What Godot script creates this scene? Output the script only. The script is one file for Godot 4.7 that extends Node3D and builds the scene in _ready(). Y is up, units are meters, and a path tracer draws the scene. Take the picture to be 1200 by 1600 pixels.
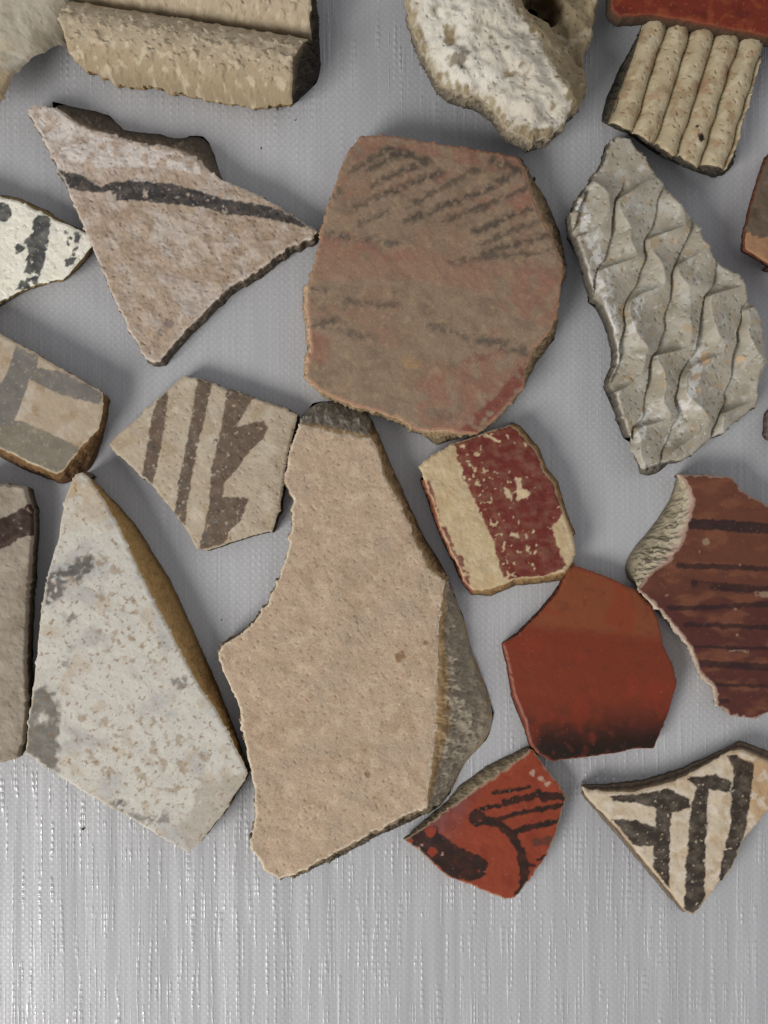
extends Node3D
# Broken pottery laid out on a grey plastic sheet, seen from straight above.
# Lengths inside the builders are in steps of 0.2 mm (U); outlines were measured on the sheet in those steps.

const U := 0.0002          # metres in one step
const EYE := 1500.0        # height of the camera over the sheet, in steps
const MID := Vector2(600, 800)   # the point of the sheet under the camera
const G := 1.5             # spacing of the face grids, in steps

var fbm := FastNoiseLite.new()
var fine := FastNoiseLite.new()
var mats := {}
var used := {}


func _ready() -> void:
	# camera
	var cam := Camera3D.new()
	cam.name = "camera"
	cam.position = Vector3(0, EYE * U, 0)
	cam.rotation_degrees = Vector3(-90, 0, 0)
	cam.fov = rad_to_deg(2.0 * atan(800.0 / EYE))
	cam.near = 0.01
	cam.far = 50.0
	add_child(cam)
	cam.current = true
	# dim even surroundings; the photographer's own bulk keeps most light from straight above
	var env := Environment.new()
	env.background_mode = Environment.BG_COLOR
	env.background_color = Color(0.565, 0.568, 0.58)
	env.tonemap_mode = Environment.TONE_MAPPER_LINEAR
	env.tonemap_exposure = 1.1
	env.sdfgi_enabled = true
	env.ssao_enabled = true
	env.ssil_enabled = true
	var we := WorldEnvironment.new()
	we.name = "world"
	we.environment = env
	add_child(we)
	# two large soft lamps beside the sheet: the stronger low at the near left corner
	soft_light("window_light", Vector3(-0.95, 0.88, 0.82), Vector2(0.7, 0.6), 2.05, Color(1.0, 0.99, 0.975))
	soft_light("side_light", Vector3(1.3, 0.8, -0.5), Vector2(2.4, 1.6), 0.6, Color(1.0, 0.99, 0.99))

	fbm.noise_type = FastNoiseLite.TYPE_SIMPLEX_SMOOTH
	fbm.frequency = 1.0
	fbm.fractal_octaves = 3
	fbm.seed = 7
	fine.noise_type = FastNoiseLite.TYPE_SIMPLEX_SMOOTH
	fine.frequency = 1.0
	fine.fractal_type = FastNoiseLite.FRACTAL_NONE
	fine.seed = 21

	build_sheet()
	build_sherds()
	build_crumbs()


# ---------------------------------------------------------------- small helpers

func soft_light(called: String, at: Vector3, size: Vector2, energy: float, tint: Color) -> void:
	var l := AreaLight3D.new()
	l.name = called
	l.area_size = size
	l.area_normalize_energy = true
	l.light_energy = energy
	l.light_color = tint
	l.area_range = 6.0
	l.shadow_enabled = true
	add_child(l)
	l.look_at_from_position(at, Vector3.ZERO)


func c8(r: float, g: float, b: float) -> Color:
	return Color(r / 255.0, g / 255.0, b / 255.0).srgb_to_linear()


func numbered(called: String) -> String:
	if not used.has(called):
		used[called] = 0
		return called
	used[called] += 1
	return "%s_%03d" % [called, used[called]]


func clay(rough: float, spec: float = 0.4) -> StandardMaterial3D:
	var key := "%.2f %.2f" % [rough, spec]
	if not mats.has(key):
		var m := StandardMaterial3D.new()
		m.vertex_color_use_as_albedo = true
		m.roughness = rough
		m.metallic_specular = spec
		mats[key] = m
	return mats[key]


func poly(a: Array) -> PackedVector2Array:
	var p := PackedVector2Array()
	for i in range(0, a.size(), 2):
		p.append(Vector2(a[i], a[i + 1]))
	return p


func seg_dist(p: Vector2, a: Vector2, b: Vector2) -> float:
	var ab := b - a
	var t := clampf((p - a).dot(ab) / maxf(ab.length_squared(), 1e-9), 0.0, 1.0)
	return p.distance_to(a + ab * t)


# ---------------------------------------------------------------- the sheet

func build_sheet() -> void:
	var tile := 1740.0       # steps covered by one repeat of the texture
	var tw := 2048
	var th := 1024
	var n := FastNoiseLite.new()
	n.noise_type = FastNoiseLite.TYPE_SIMPLEX_SMOOTH
	n.fractal_octaves = 3
	n.seed = 3
	n.frequency = 0.13
	var streak := n.get_seamless_image(tw, 48)        # long thin threads along the sheet
	streak.resize(tw, th, Image.INTERPOLATE_CUBIC)
	n.seed = 9
	n.frequency = 0.055
	var ridge := n.get_seamless_image(tw, 14)
	ridge.resize(tw, th, Image.INTERPOLATE_CUBIC)
	n.seed = 12
	n.frequency = 0.2
	var grain := n.get_seamless_image(tw, th)
	n.seed = 15
	n.frequency = 0.004
	var patch := n.get_seamless_image(tw, th)
	n.seed = 18
	n.frequency = 0.05
	var breaks := n.get_seamless_image(tw, 460)      # threads come and go along their length
	breaks.resize(tw, th, Image.INTERPOLATE_CUBIC)
	for im in [streak, ridge, grain, patch, breaks]:
		im.convert(Image.FORMAT_L8)
	var a := streak.get_data()
	var b := ridge.get_data()
	var c := grain.get_data()
	var p := patch.get_data()
	var e := breaks.get_data()
	var hgt := PackedByteArray()
	var col := PackedByteArray()
	hgt.resize(tw * th)
	col.resize(tw * th)
	var rgh := PackedByteArray()
	rgh.resize(tw * th)
	var row_x := PackedFloat32Array()
	row_x.resize(tw)
	for x in tw:
		row_x[x] = sin(TAU * x / tw * 150.0)
	for y in th:
		var wy := sin(TAU * y / th * 158.0)
		# the threads stand up where the sheet is loose, and are pressed flat further in
		var loose := 0.22 + 0.78 * smoothstep(0.10, 0.25, float(y) / th) * (1.0 - smoothstep(0.55, 0.7, float(y) / th))
		var o := y * tw
		for x in tw:
			var pt := p[o + x] / 255.0
			var dots := maxf(0.0, row_x[x] * wy) * (0.35 + 0.65 * pt)
			var s := a[o + x] / 255.0
			s = s * s
			var t := smoothstep(0.50, 0.68, a[o + x] / 255.0) * (0.14 + 0.86 * smoothstep(0.38, 0.62, e[o + x] / 255.0))
			var dash := 0.35 + 0.65 * smoothstep(-0.55, 0.35, wy + 1.4 * (e[o + x] / 255.0 - 0.5))
			t *= loose
			var hh := 0.38 * t * dash + 0.05 * a[o + x] / 255.0 + 0.14 * b[o + x] / 255.0 + 0.09 * dots * (0.6 + t) + 0.05 * c[o + x] / 255.0
			rgh[o + x] = clampi(int(255.0 * (0.60 - 0.48 * t * dash - 0.1 * dots)), 30, 255)
			hgt[o + x] = clampi(int(hh * 215.0), 0, 255)
			col[o + x] = clampi(int(214.0 + 13.0 * dots + 9.0 * t + 10.0 * (s - 0.3) + 12.0 * (pt - 0.5) + 10.0 * (c[o + x] / 255.0 - 0.5)), 0, 255)
	var him := Image.create_from_data(tw, th, false, Image.FORMAT_L8, hgt)
	him.convert(Image.FORMAT_RGBA8)
	him.bump_map_to_normal_map(2.6)
	var cim := Image.create_from_data(tw, th, false, Image.FORMAT_L8, col)
	cim.convert(Image.FORMAT_RGBA8)
	var m := StandardMaterial3D.new()
	m.albedo_color = Color(0.785, 0.785, 0.793)
	m.albedo_texture = ImageTexture.create_from_image(cim)
	m.normal_enabled = true
	m.normal_texture = ImageTexture.create_from_image(him)
	m.normal_scale = 1.0
	var rim := Image.create_from_data(tw, th, false, Image.FORMAT_L8, rgh)
	rim.convert(Image.FORMAT_RGBA8)
	m.roughness = 1.0
	m.roughness_texture = ImageTexture.create_from_image(rim)
	m.metallic_specular = 0.75

	# one sheet, dense under the sherds and coarse further out, with soft pleats along its length
	var xs := PackedFloat32Array()
	var zs := PackedFloat32Array()
	var v := -6000.0
	while v <= 6000.0:
		xs.append(v)
		v += 5.0 if absf(v + 2.5) < 760.0 else (60.0 if absf(v) < 1500.0 else 900.0)
	v = -6000.0
	while v <= 6000.0:
		zs.append(v)
		v += 9.0 if absf(v + 4.5) < 980.0 else (60.0 if absf(v) < 1700.0 else 900.0)
	var vs := PackedVector3Array()
	var ns := PackedVector3Array()
	var uv := PackedVector2Array()
	var tg := PackedFloat32Array()
	var ix := PackedInt32Array()
	for z in zs:
		for x in xs:
			vs.append(Vector3(x, sheet_height(x, z), z) * U)
			var dx := (sheet_height(x + 2.0, z) - sheet_height(x - 2.0, z)) / 4.0
			var dz := (sheet_height(x, z + 2.0) - sheet_height(x, z - 2.0)) / 4.0
			ns.append(Vector3(-dx, 1, -dz).normalized())
			uv.append(Vector2(x, z) / tile)
			tg.append_array([1, 0, 0, 1])
	var w := xs.size()
	for j in zs.size() - 1:
		for i in w - 1:
			var q := j * w + i
			ix.append_array([q, q + 1, q + w, q + 1, q + w + 1, q + w])
	var arr := []
	arr.resize(Mesh.ARRAY_MAX)
	arr[Mesh.ARRAY_VERTEX] = vs
	arr[Mesh.ARRAY_NORMAL] = ns
	arr[Mesh.ARRAY_TEX_UV] = uv
	arr[Mesh.ARRAY_TANGENT] = tg
	arr[Mesh.ARRAY_INDEX] = ix
	var mesh := ArrayMesh.new()
	mesh.add_surface_from_arrays(Mesh.PRIMITIVE_TRIANGLES, arr)
	mesh.surface_set_material(0, m)
	var o := MeshInstance3D.new()
	o.name = "ground_sheet"
	o.mesh = mesh
	o.set_meta("kind", "structure")
	o.set_meta("label", "grey shiny plastic sheet with fine lengthwise ribs under all the sherds")
	o.set_meta("category", "plastic sheet")
	add_child(o)


func sheet_height(x: float, z: float) -> float:
	# pleats grow towards the near edge, where nothing weighs the sheet down; never above 0
	var k := smoothstep(330.0 + 0.12 * x, 640.0 + 0.12 * x, z)
	return -1.2 - 2.6 * k + (0.8 + 1.7 * k) * (0.8 * fbm.get_noise_2d(x * 0.0125 + 40.0, z * 0.0006) + 0.16 * fine.get_noise_2d(x * 0.045, z * 0.0016))


# ---------------------------------------------------------------- sherds

class Mask:
	var x0: int
	var y0: int
	var w: int
	var h: int
	var d := PackedByteArray()

	func setup(r: Rect2) -> void:
		x0 = int(r.position.x) - 4
		y0 = int(r.position.y) - 4
		w = int(r.size.x) + 10
		h = int(r.size.y) + 10
		d.resize(w * h)

	func at(x: float, y: float) -> int:
		var i := int(x) - x0
		var j := int(y) - y0
		if i < 0 or j < 0 or i >= w or j >= h:
			return 0
		return d[j * w + i]

	func fill(p: PackedVector2Array, id: int) -> void:
		var n := p.size()
		for j in h:
			var y := y0 + j + 0.5
			var xs := []
			for k in n:
				var a := p[k]
				var b := p[(k + 1) % n]
				if (a.y <= y) != (b.y <= y):
					xs.append(a.x + (b.x - a.x) * (y - a.y) / (b.y - a.y))
			xs.sort()
			for k in range(0, xs.size() - 1, 2):
				for i in range(maxi(0, int(ceil(xs[k] - x0))), mini(w, int(ceil(xs[k + 1] - x0)))):
					d[j * w + i] = id

	func disc(c: Vector2, r: float, id: int) -> void:
		for j in range(int(c.y - r) - y0, int(c.y + r) - y0 + 2):
			for i in range(int(c.x - r) - x0, int(c.x + r) - x0 + 2):
				if i >= 0 and j >= 0 and i < w and j < h and Vector2(i + x0 + 0.5, j + y0 + 0.5).distance_to(c) <= r:
					d[j * w + i] = id

	func stroke(p: PackedVector2Array, r: float, id: int) -> void:
		for k in p.size() - 1:
			var n := int(p[k].distance_to(p[k + 1]) / 1.5) + 1
			for t in n + 1:
				disc(p[k].lerp(p[k + 1], float(t) / n), r, id)


func relief(d: Dictionary, x: float, y: float) -> float:
	# height of the face over the sheet at (x, y), before wear at the rim
	var z: float = d.z
	var c: Vector2 = d.mid
	var px := x - c.x
	var py := y - c.y
	z += px * d.tilt.x + py * d.tilt.y
	z += d.bow * (0.5 - (px * px + py * py) / d.reach)
	match d.form:
		"tubes":
			var best := 0.0
			for t in d.tubes:
				var q: float = seg_dist(Vector2(x, y), t[0], t[1]) / t[2]
				if q < 1.0:
					best = maxf(best, t[3] * sqrt(1.0 - q * q))
			z += best
		"ribs":
			var u := (x * 0.953 + y * 0.302 - 968.0 + 2.6 * fine.get_noise_2d(x * 0.02, y * 0.02)) / 38.4
			var s := absf(sin(PI * u))
			z += 24.0 * pow(s, 0.36) - 18.0
		"coils":      # overlapping coils, each pinched at intervals: a crest that wanders across the coil
			var a := x + (y - 450.0) * 0.257 + 5.0 * fine.get_noise_2d(x * 0.012, y * 0.02)
			var edges := [870.0, 931.0, 993.0, 1051.0, 1106.0, 1176.0, 1240.0, 1300.0]
			var phase := [0.1, 0.62, 0.2, 0.72, 0.36, 0.05, 0.5, 0.2]
			var lo := 0.0
			var s := 0.0
			for i in 8:
				var sn := fposmod(y / 128.0 + phase[i] + 0.2 * fine.get_noise_2d(y * 0.01, i * 7.0), 1.0)
				var tri := smoothstep(0.0, 0.78, sn) if sn < 0.78 else 1.0 - smoothstep(0.78, 1.0, sn)
				var e: float = edges[i] + 10.0 * (tri - 0.5)
				if a < e:
					if i > 0:
						var t := (a - lo) / (e - lo)
						var tc := 0.08 + 0.7 * s
						var rise := t / tc if t < tc else 1.0 - (0.35 + 0.4 * (1.0 - s)) * (t - tc) / (1.0 - tc)
						z += (smoothstep(262.0, 310.0, y) * (20.0 + 7.0 * fine.get_noise_2d(x * 0.012, y * 0.012 + 9.0))) * rise - 12.0
					break
				lo = e
				s = tri
		"stone":
			var q := seg_dist(Vector2(x, y), Vector2(700, 20), Vector2(832, 168)) / 104.0
			z += 52.0 * sqrt(maxf(0.0, 1.0 - q * q)) if q < 1.0 else 0.0
			z += 12.0 * fbm.get_noise_2d(x * 0.014, y * 0.014)
			var r := Vector2((x - 846.0) / 36.0, (y - 6.0) / 36.0).length()
			z -= 55.0 * (1.0 - smoothstep(0.55, 1.05, r))
	var b: float = d.bump
	z += b * 1.9 * fbm.get_noise_2d(x * 0.022 + d.seed, y * 0.022) + b * 0.36 * fbm.get_noise_2d(x * 0.11, y * 0.11 + d.seed)
	z += b * 0.2 * fine.get_noise_2d(x * 0.33 + d.seed, y * 0.33)
	if d.pits > 0.0:
		z -= d.pits * smoothstep(0.62, 0.8, fine.get_noise_2d(x * 0.12 + d.seed * 3.0, y * 0.12))
	if d.crust > 0.0:
		z += d.crust * smoothstep(0.05, 0.6, fbm.get_noise_2d(x * 0.042, y * 0.042 - d.seed))
	return z


func face_color(d: Dictionary, m: Mask, x: float, y: float, rim: float) -> Color:
	var s: float = d.seed
	var c: Color = d.base
	for g in d.grads:
		var ab: Vector2 = g[2] - g[1]
		var t: float = (Vector2(x, y) - g[1]).dot(ab) / ab.length_squared() + g[3] * fbm.get_noise_2d(x * 0.02 + s, y * 0.02)
		c = c.lerp(g[0], smoothstep(0.0, 1.0, t))
	for b in d.blends:
		var v := fbm.get_noise_2d(x * b[1] + s * 1.7 + b[2] * 31.0, y * b[1] * (b[5] if b.size() > 5 else 1.0) - s)
		c = c.lerp(b[0], smoothstep(b[2], b[3], v) * b[4])
	if not d.paints.is_empty():
		var wx: float = x + d.warp * fine.get_noise_2d(x * 0.07, y * 0.07 + s) + d.warp * 0.3 * fine.get_noise_2d(x * 0.25 + s, y * 0.25)
		var wy: float = y + d.warp * fine.get_noise_2d(x * 0.07 + 50.0, y * 0.07 - s) + d.warp * 0.3 * fine.get_noise_2d(x * 0.25, y * 0.25 - s)
		var sum := Color(0, 0, 0)
		var thin := minf(1.0, 0.96 + 0.16 * fbm.get_noise_2d(x * 0.035 - s, y * 0.05))      # paint brushed on unevenly
		var taps := 9 if d.soft > 1.0 else 4
		for o in taps:
			var off: Vector2 = Vector2(0.55 if o & 1 else -0.55, 0.55 if o & 2 else -0.55) if taps == 4 else Vector2(o % 3 - 1, o / 3 - 1) * d.soft
			var id := m.at(wx + off.x, wy + off.y)
			if id and d.paints.has(id):
				var p: Array = d.paints[id]     # colour, cover, wear: frequency, from, to
				var wear := smoothstep(p[3], p[4], fbm.get_noise_2d(x * p[2] + s, y * p[2] + id * 9.0))
				sum += c.lerp(p[0], p[1] * (1.0 - wear) * thin) / taps
			else:
				sum += c / taps
		c = sum
	for b in d.over:
		var v := fbm.get_noise_2d(x * b[1] - s + b[2] * 17.0, y * b[1] * (b[5] if b.size() > 5 else 1.0) + s * 2.1)
		c = c.lerp(b[0], smoothstep(b[2], b[3], v) * b[4])
	if rim < d.rim[1] * 2.0:
		var e: float = rim + d.rim[1] * 0.9 * fbm.get_noise_2d(x * 0.06, y * 0.06 + s)
		c = c.lerp(d.rim[0], d.rim[2] * (1.0 - smoothstep(d.rim[1] * 0.35, d.rim[1], e)))
	var k: float = d.tone * (1.0 + d.grain * fine.get_noise_2d(x * 0.31, y * 0.31 + s) + d.grain * 0.8 * fine.get_noise_2d(x * 0.6 + s, y * 0.6))
	return Color(c.r * k, c.g * k, c.b * k)


func stop_color(stops: Array, t: float) -> Color:
	for i in stops.size() - 1:
		if t < stops[i + 1][0]:
			return stops[i][1].lerp(stops[i + 1][1], smoothstep(0.0, 1.0, clampf((t - stops[i][0]) / (stops[i + 1][0] - stops[i][0]), 0.0, 1.0)))
	return stops[-1][1]


func commit(called: String, parent: Node3D, vs: PackedVector3Array, ns: PackedVector3Array, cs: PackedColorArray, ix: PackedInt32Array, m: Material) -> MeshInstance3D:
	var arr := []
	arr.resize(Mesh.ARRAY_MAX)
	arr[Mesh.ARRAY_VERTEX] = vs
	arr[Mesh.ARRAY_NORMAL] = ns
	arr[Mesh.ARRAY_COLOR] = cs
	arr[Mesh.ARRAY_INDEX] = ix
	var mesh := ArrayMesh.new()
	mesh.add_surface_from_arrays(Mesh.PRIMITIVE_TRIANGLES, arr, [], {}, 0)
	mesh.surface_set_material(0, m)
	var o := MeshInstance3D.new()
	o.name = called
	o.mesh = mesh
	parent.add_child(o, true)
	return o


func sherd(d: Dictionary) -> Node3D:
	var dflt := {
		"category": "pottery sherd", "group": "broken pottery sherds laid out on the grey sheet", "jag": 2.2, "tilt": Vector2.ZERO, "bow": 0.0, "form": "", "bump": 1.0, "pits": 0.0, "crust": 0.0,
		"grads": [], "blends": [], "over": [], "paints": {}, "marks": [], "warp": 1.6, "soft": 0.0, "lay": 0.0, "tone": 0.87, "rim": [c8(200, 180, 155), 3.0, 0.0], "grain": 0.07, "rough": 0.9, "spec": 0.2, "lean": -4.0, "walls": [], "round": 2.0, "thick": 0.0,
		"wallbump": 2.6, "face": "face",
	}
	for k in dflt:
		if not d.has(k):
			d[k] = dflt[k]
	d.jag *= 0.82
	if d.lay == 0.0:
		d.z *= 1.18
	var pts := poly(d.out)
	var k: float = (EYE - (d.lay if d.lay > 0.0 else d.z)) / EYE
	if d.thick == 0.0:
		d.thick = d.z
	# dense, slightly ragged outline; mark tells which control edge a point came from
	var ring := PackedVector2Array()
	var mark := PackedFloat32Array()
	var area := 0.0
	for i in pts.size():
		var a := pts[i]
		var b := pts[(i + 1) % pts.size()]
		area += a.x * b.y - b.x * a.y
		var n := maxi(1, int(a.distance_to(b) / 2.0))
		var nrm := (b - a).orthogonal().normalized()
		for t in n:
			var q := a.lerp(b, float(t) / n)
			var chip: float = d.jag * 1.3 * smoothstep(0.22, 0.5, fbm.get_noise_2d(q.x * 0.045 - d.seed, q.y * 0.045))
			var off: float = d.jag * (0.9 * fbm.get_noise_2d(q.x * 0.03 + d.seed, q.y * 0.03) + 0.5 * fbm.get_noise_2d(q.x * 0.08, q.y * 0.1 + d.seed))
			ring.append(q + nrm * (off + chip))
			mark.append(i + float(t) / n)
	var turn := signf(area)
	var lo := ring[0]
	var hi := ring[0]
	var mid := Vector2.ZERO
	for q in ring:
		lo = lo.min(q)
		hi = hi.max(q)
		mid += q / ring.size()
	d.mid = mid
	d.reach = pow(maxf(hi.x - lo.x, hi.y - lo.y) * 0.5, 2.0)
	var base_at := (mid - MID) * k

	var mask := Mask.new()
	if not d.marks.is_empty():
		mask.setup(Rect2(lo, hi - lo))
		for mk in d.marks:      # [id, "fill" / "line" / "dot", numbers, radius]
			if mk[1] == "fill":
				mask.fill(poly(mk[2]), mk[0])
			elif mk[1] == "line":
				mask.stroke(poly(mk[2]), mk[3], mk[0])
			else:
				for q in poly(mk[2]):
					mask.disc(q, mk[3], mk[0])

	# signed distance to the outline on the grid (positive inside), exact near the outline
	var x0 := lo.x - 4.0
	var y0 := lo.y - 4.0
	var w := int((hi.x - lo.x + 8.0) / G) + 2
	var h := int((hi.y - lo.y + 8.0) / G) + 2
	var sd := PackedFloat32Array()
	sd.resize(w * h)
	sd.fill(-99.0)
	var rn := ring.size()
	var cross := []
	for j in h:
		cross.append([])
	for i in rn:
		var a := ring[i]
		var b := ring[(i + 1) % rn]
		var j0 := int(ceil((minf(a.y, b.y) - y0) / G))
		var j1 := int(floor((maxf(a.y, b.y) - y0) / G))
		for j in range(j0, j1 + 1):
			var y := y0 + j * G
			if (a.y <= y) != (b.y <= y):
				cross[j].append(a.x + (b.x - a.x) * (y - a.y) / (b.y - a.y))
	for j in h:
		var xs: Array = cross[j]
		xs.sort()
		for q in range(0, xs.size() - 1, 2):
			for i in range(int(ceil((xs[q] - x0) / G)), int(floor((xs[q + 1] - x0) / G)) + 1):
				sd[j * w + i] = 99.0
	for i in rn:
		var a := ring[i]
		var b := ring[(i + 1) % rn]
		for j in range(maxi(0, int((minf(a.y, b.y) - 8.0 - y0) / G)), mini(h, int((maxf(a.y, b.y) + 8.0 - y0) / G) + 1)):
			for l in range(maxi(0, int((minf(a.x, b.x) - 8.0 - x0) / G)), mini(w, int((maxf(a.x, b.x) + 8.0 - x0) / G) + 1)):
				var e := seg_dist(Vector2(x0 + l * G, y0 + j * G), a, b)
				var at := j * w + l
				if e < absf(sd[at]):
					sd[at] = e if sd[at] > 0.0 else -e
	# heights
	var zz := PackedFloat32Array()
	zz.resize(w * h)
	for j in h:
		for i in w:
			var at := j * w + i
			if sd[at] > -6.0:
				var e := clampf(sd[at] / 4.0, 0.0, 1.0)
				zz[at] = relief(d, x0 + i * G, y0 + j * G) - d.round * (1.0 - e) * (1.0 - e)
	# face
	var vs := PackedVector3Array()
	var ns := PackedVector3Array()
	var cs := PackedColorArray()
	var ix := PackedInt32Array()
	var id := PackedInt32Array()
	id.resize(w * h)
	id.fill(-1)
	for j in range(1, h - 1):
		for i in range(1, w - 1):
			var at := j * w + i
			if sd[at] > -3.2:
				var x := x0 + i * G
				var y := y0 + j * G
				id[at] = vs.size()
				var pw := (Vector2(x, y) - MID) * k - base_at
				vs.append(Vector3(pw.x, zz[at], pw.y) * U)
				ns.append(Vector3(zz[at - 1] - zz[at + 1], 2.0 * G * k, zz[at - w] - zz[at + w]).normalized())
				cs.append(face_color(d, mask, x, y, maxf(sd[at], 0.0)))
	var cut := {}
	for j in range(1, h - 2):
		for i in range(1, w - 2):
			var q := j * w + i
			var inside := int(sd[q] > 0.0) + int(sd[q + 1] > 0.0) + int(sd[q + w] > 0.0) + int(sd[q + w + 1] > 0.0)
			if inside == 0:
				continue
			if inside == 4:
				ix.append_array([id[q], id[q + 1], id[q + w], id[q + 1], id[q + w + 1], id[q + w]])
				continue
			for tri in [[q, q + 1, q + w], [q + 1, q + w + 1, q + w]]:
				var keep := []
				for e in 3:
					var a: int = tri[e]
					var b: int = tri[(e + 1) % 3]
					if sd[a] > 0.0:
						keep.append(id[a])
					if (sd[a] > 0.0) != (sd[b] > 0.0):
						var key := mini(a, b) * 4096 * 4 + (maxi(a, b) - mini(a, b))
						if not cut.has(key):
							var t := clampf(sd[a] / (sd[a] - sd[b]), 0.02, 0.98)
							cut[key] = vs.size()
							vs.append(vs[id[a]].lerp(vs[id[b]], t))
							ns.append(ns[id[a]].lerp(ns[id[b]], t).normalized())
							cs.append(cs[id[a]].lerp(cs[id[b]], t))
						keep.append(cut[key])
				for e in range(2, keep.size()):
					ix.append_array([keep[0], keep[e - 1], keep[e]])
	var root := Node3D.new()
	root.name = numbered(d.name)
	root.position = Vector3(base_at.x, 0, base_at.y) * U
	root.set_meta("label", d.label)
	root.set_meta("category", d.category)
	root.set_meta("group", d.group)
	add_child(root)
	commit(d.face, root, vs, ns, cs, ix, clay(d.rough, d.spec))
	broken_edge(d, root, ring, mark, pts, turn, k, base_at)
	return root


func broken_edge(d: Dictionary, root: Node3D, ring: PackedVector2Array, mark: PackedFloat32Array, pts: PackedVector2Array, turn: float, k: float, base_at: Vector2) -> void:
	var rn := ring.size()
	var foot := PackedVector2Array()
	var foot_z := PackedFloat32Array()
	var top_z := PackedFloat32Array()
	var stops := []
	var longest := 0.0
	for i in rn:
		var tang := (ring[(i + 3) % rn] - ring[(i + rn - 3) % rn]).normalized()
		var out := Vector2(tang.y, -tang.x) * turn
		var pw := (ring[i] - MID) * k
		var zt: float = relief(d, ring[i].x, ring[i].y) - d.round
		var zb := maxf(0.5, zt - d.thick)
		var f: Vector2 = pw + out * d.lean
		var st: Array = d.edge
		for wl in d.walls:      # [first control point, last control point, foot line on the sheet, colours from the face down]
			var a: float = wl[0]
			var b: float = wl[1]
			if mark[i] >= a and mark[i] <= b:
				var run := 0.0
				var all := 0.0
				for e in range(int(a), int(b)):
					var l := pts[e % pts.size()].distance_to(pts[(e + 1) % pts.size()])
					all += l
					run += l * clampf(mark[i] - e, 0.0, 1.0)
				var line := poly(wl[2])
				var left := 0.0
				for e in line.size() - 1:
					left += line[e].distance_to(line[e + 1])
				left *= run / all
				var at := line[line.size() - 1]
				for e in line.size() - 1:
					var l := line[e].distance_to(line[e + 1])
					if left <= l:
						at = line[e].lerp(line[e + 1], left / l)
						break
					left -= l
				f = at - MID + out * 1.6 * fbm.get_noise_2d(at.x * 0.07 + d.seed, at.y * 0.07)
				zb = 0.5
				if wl.size() > 3:
					st = wl[3]
		foot.append(f)
		foot_z.append(zb)
		top_z.append(zt)
		stops.append(st)
		longest = maxf(longest, Vector2(f.distance_to(pw), zt - zb).length())
	var rows := clampi(int(longest / 2.4), 5, 44)
	var vs := PackedVector3Array()
	var ns := PackedVector3Array()
	var cs := PackedColorArray()
	var ix := PackedInt32Array()
	for i in rn:
		var tang := (ring[(i + 3) % rn] - ring[(i + rn - 3) % rn]).normalized()
		var out := Vector2(tang.y, -tang.x) * turn
		var pw := (ring[i] - MID) * k
		var run := Vector2(foot[i].distance_to(pw), top_z[i] - foot_z[i]).length()
		var calm := Vector2.ZERO
		var calm_foot := Vector2.ZERO
		for e in range(-8, 9, 2):
			calm += ring[(i + e + rn) % rn] / 9.0
			calm_foot += foot[(i + e + rn) % rn] / 9.0
		calm = (calm - MID) * k
		var wide := smoothstep(14.0, 30.0, foot[i].distance_to(pw))
		if foot[(i + 8) % rn].distance_to(foot[(i + rn - 8) % rn]) > 46.0:
			wide = 0.0
		for r in rows + 2:
			var t := maxf(0.0, float(r - 1) / rows)
			var p2 := pw.lerp(calm, wide * smoothstep(0.0, 0.22, t)).lerp(foot[i].lerp(calm_foot, wide), t)
			var z := lerpf(top_z[i], foot_z[i], t)
			var sx := ring[i].x + p2.x
			var sy := ring[i].y + p2.y
			var n1 := fbm.get_noise_3d(sx * 0.028 + d.seed, sy * 0.028, z * 0.05)
			var n2 := fbm.get_noise_3d(sx * 0.1, sy * 0.1 + d.seed, z * 0.16)
			if r == 0:
				p2 -= out * 1.2
				z -= 0.8
			else:
				var amp: float = d.wallbump * minf(1.0, 4.0 * t * (1.0 - t) + 0.1 * t) * clampf(run / 30.0, 0.4, 2.0)
				p2 += out * amp * (0.9 * n1 + 0.6 * n2)
				z += amp * (0.7 * n1 + 0.5 * n2) * (1.0 - t)
			vs.append(Vector3(p2.x - base_at.x, maxf(z, 0.3), p2.y - base_at.y) * U)
			ns.append(Vector3.ZERO)
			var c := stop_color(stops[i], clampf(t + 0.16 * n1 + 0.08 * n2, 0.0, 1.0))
			var g := 1.0 + 0.2 * n2 + 0.2 * n1 + 0.16 * fine.get_noise_3d(sx * 0.22, sy * 0.22, z * 0.3) + 0.08 * fine.get_noise_2d(sx * 0.5, sy * 0.5 + z)
			cs.append(Color(c.r * g, c.g * g, c.b * g))
	var rr := rows + 2
	for i in rn:
		var a := i * rr
		var b := ((i + 1) % rn) * rr
		for r in rr - 1:
			for tri in [[a + r, b + r, a + r + 1], [b + r, b + r + 1, a + r + 1]]:
				var nn := (vs[tri[1]] - vs[tri[0]]).cross(vs[tri[2]] - vs[tri[0]]) * turn
				for e in 3:
					ns[tri[e]] += nn
				if turn > 0.0:
					ix.append_array([tri[0], tri[2], tri[1]])
				else:
					ix.append_array(tri)
	for i in ns.size():
		ns[i] = ns[i].normalized() if ns[i].length() > 0.0 else Vector3.UP
	# underside
	var low := PackedVector2Array()
	var lowz := PackedFloat32Array()
	for i in range(0, rn, 5):
		low.append(foot[i])
		lowz.append(foot_z[i])
	var under := Geometry2D.triangulate_polygon(low)
	var first := vs.size()
	for i in low.size():
		vs.append(Vector3(low[i].x - base_at.x, lowz[i], low[i].y - base_at.y) * U)
		ns.append(Vector3.DOWN)
		cs.append(d.edge[-1][1])
	for q in under:
		ix.append(first + q)
	commit("broken_edge", root, vs, ns, cs, ix, clay(0.95, 0.3))


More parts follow.
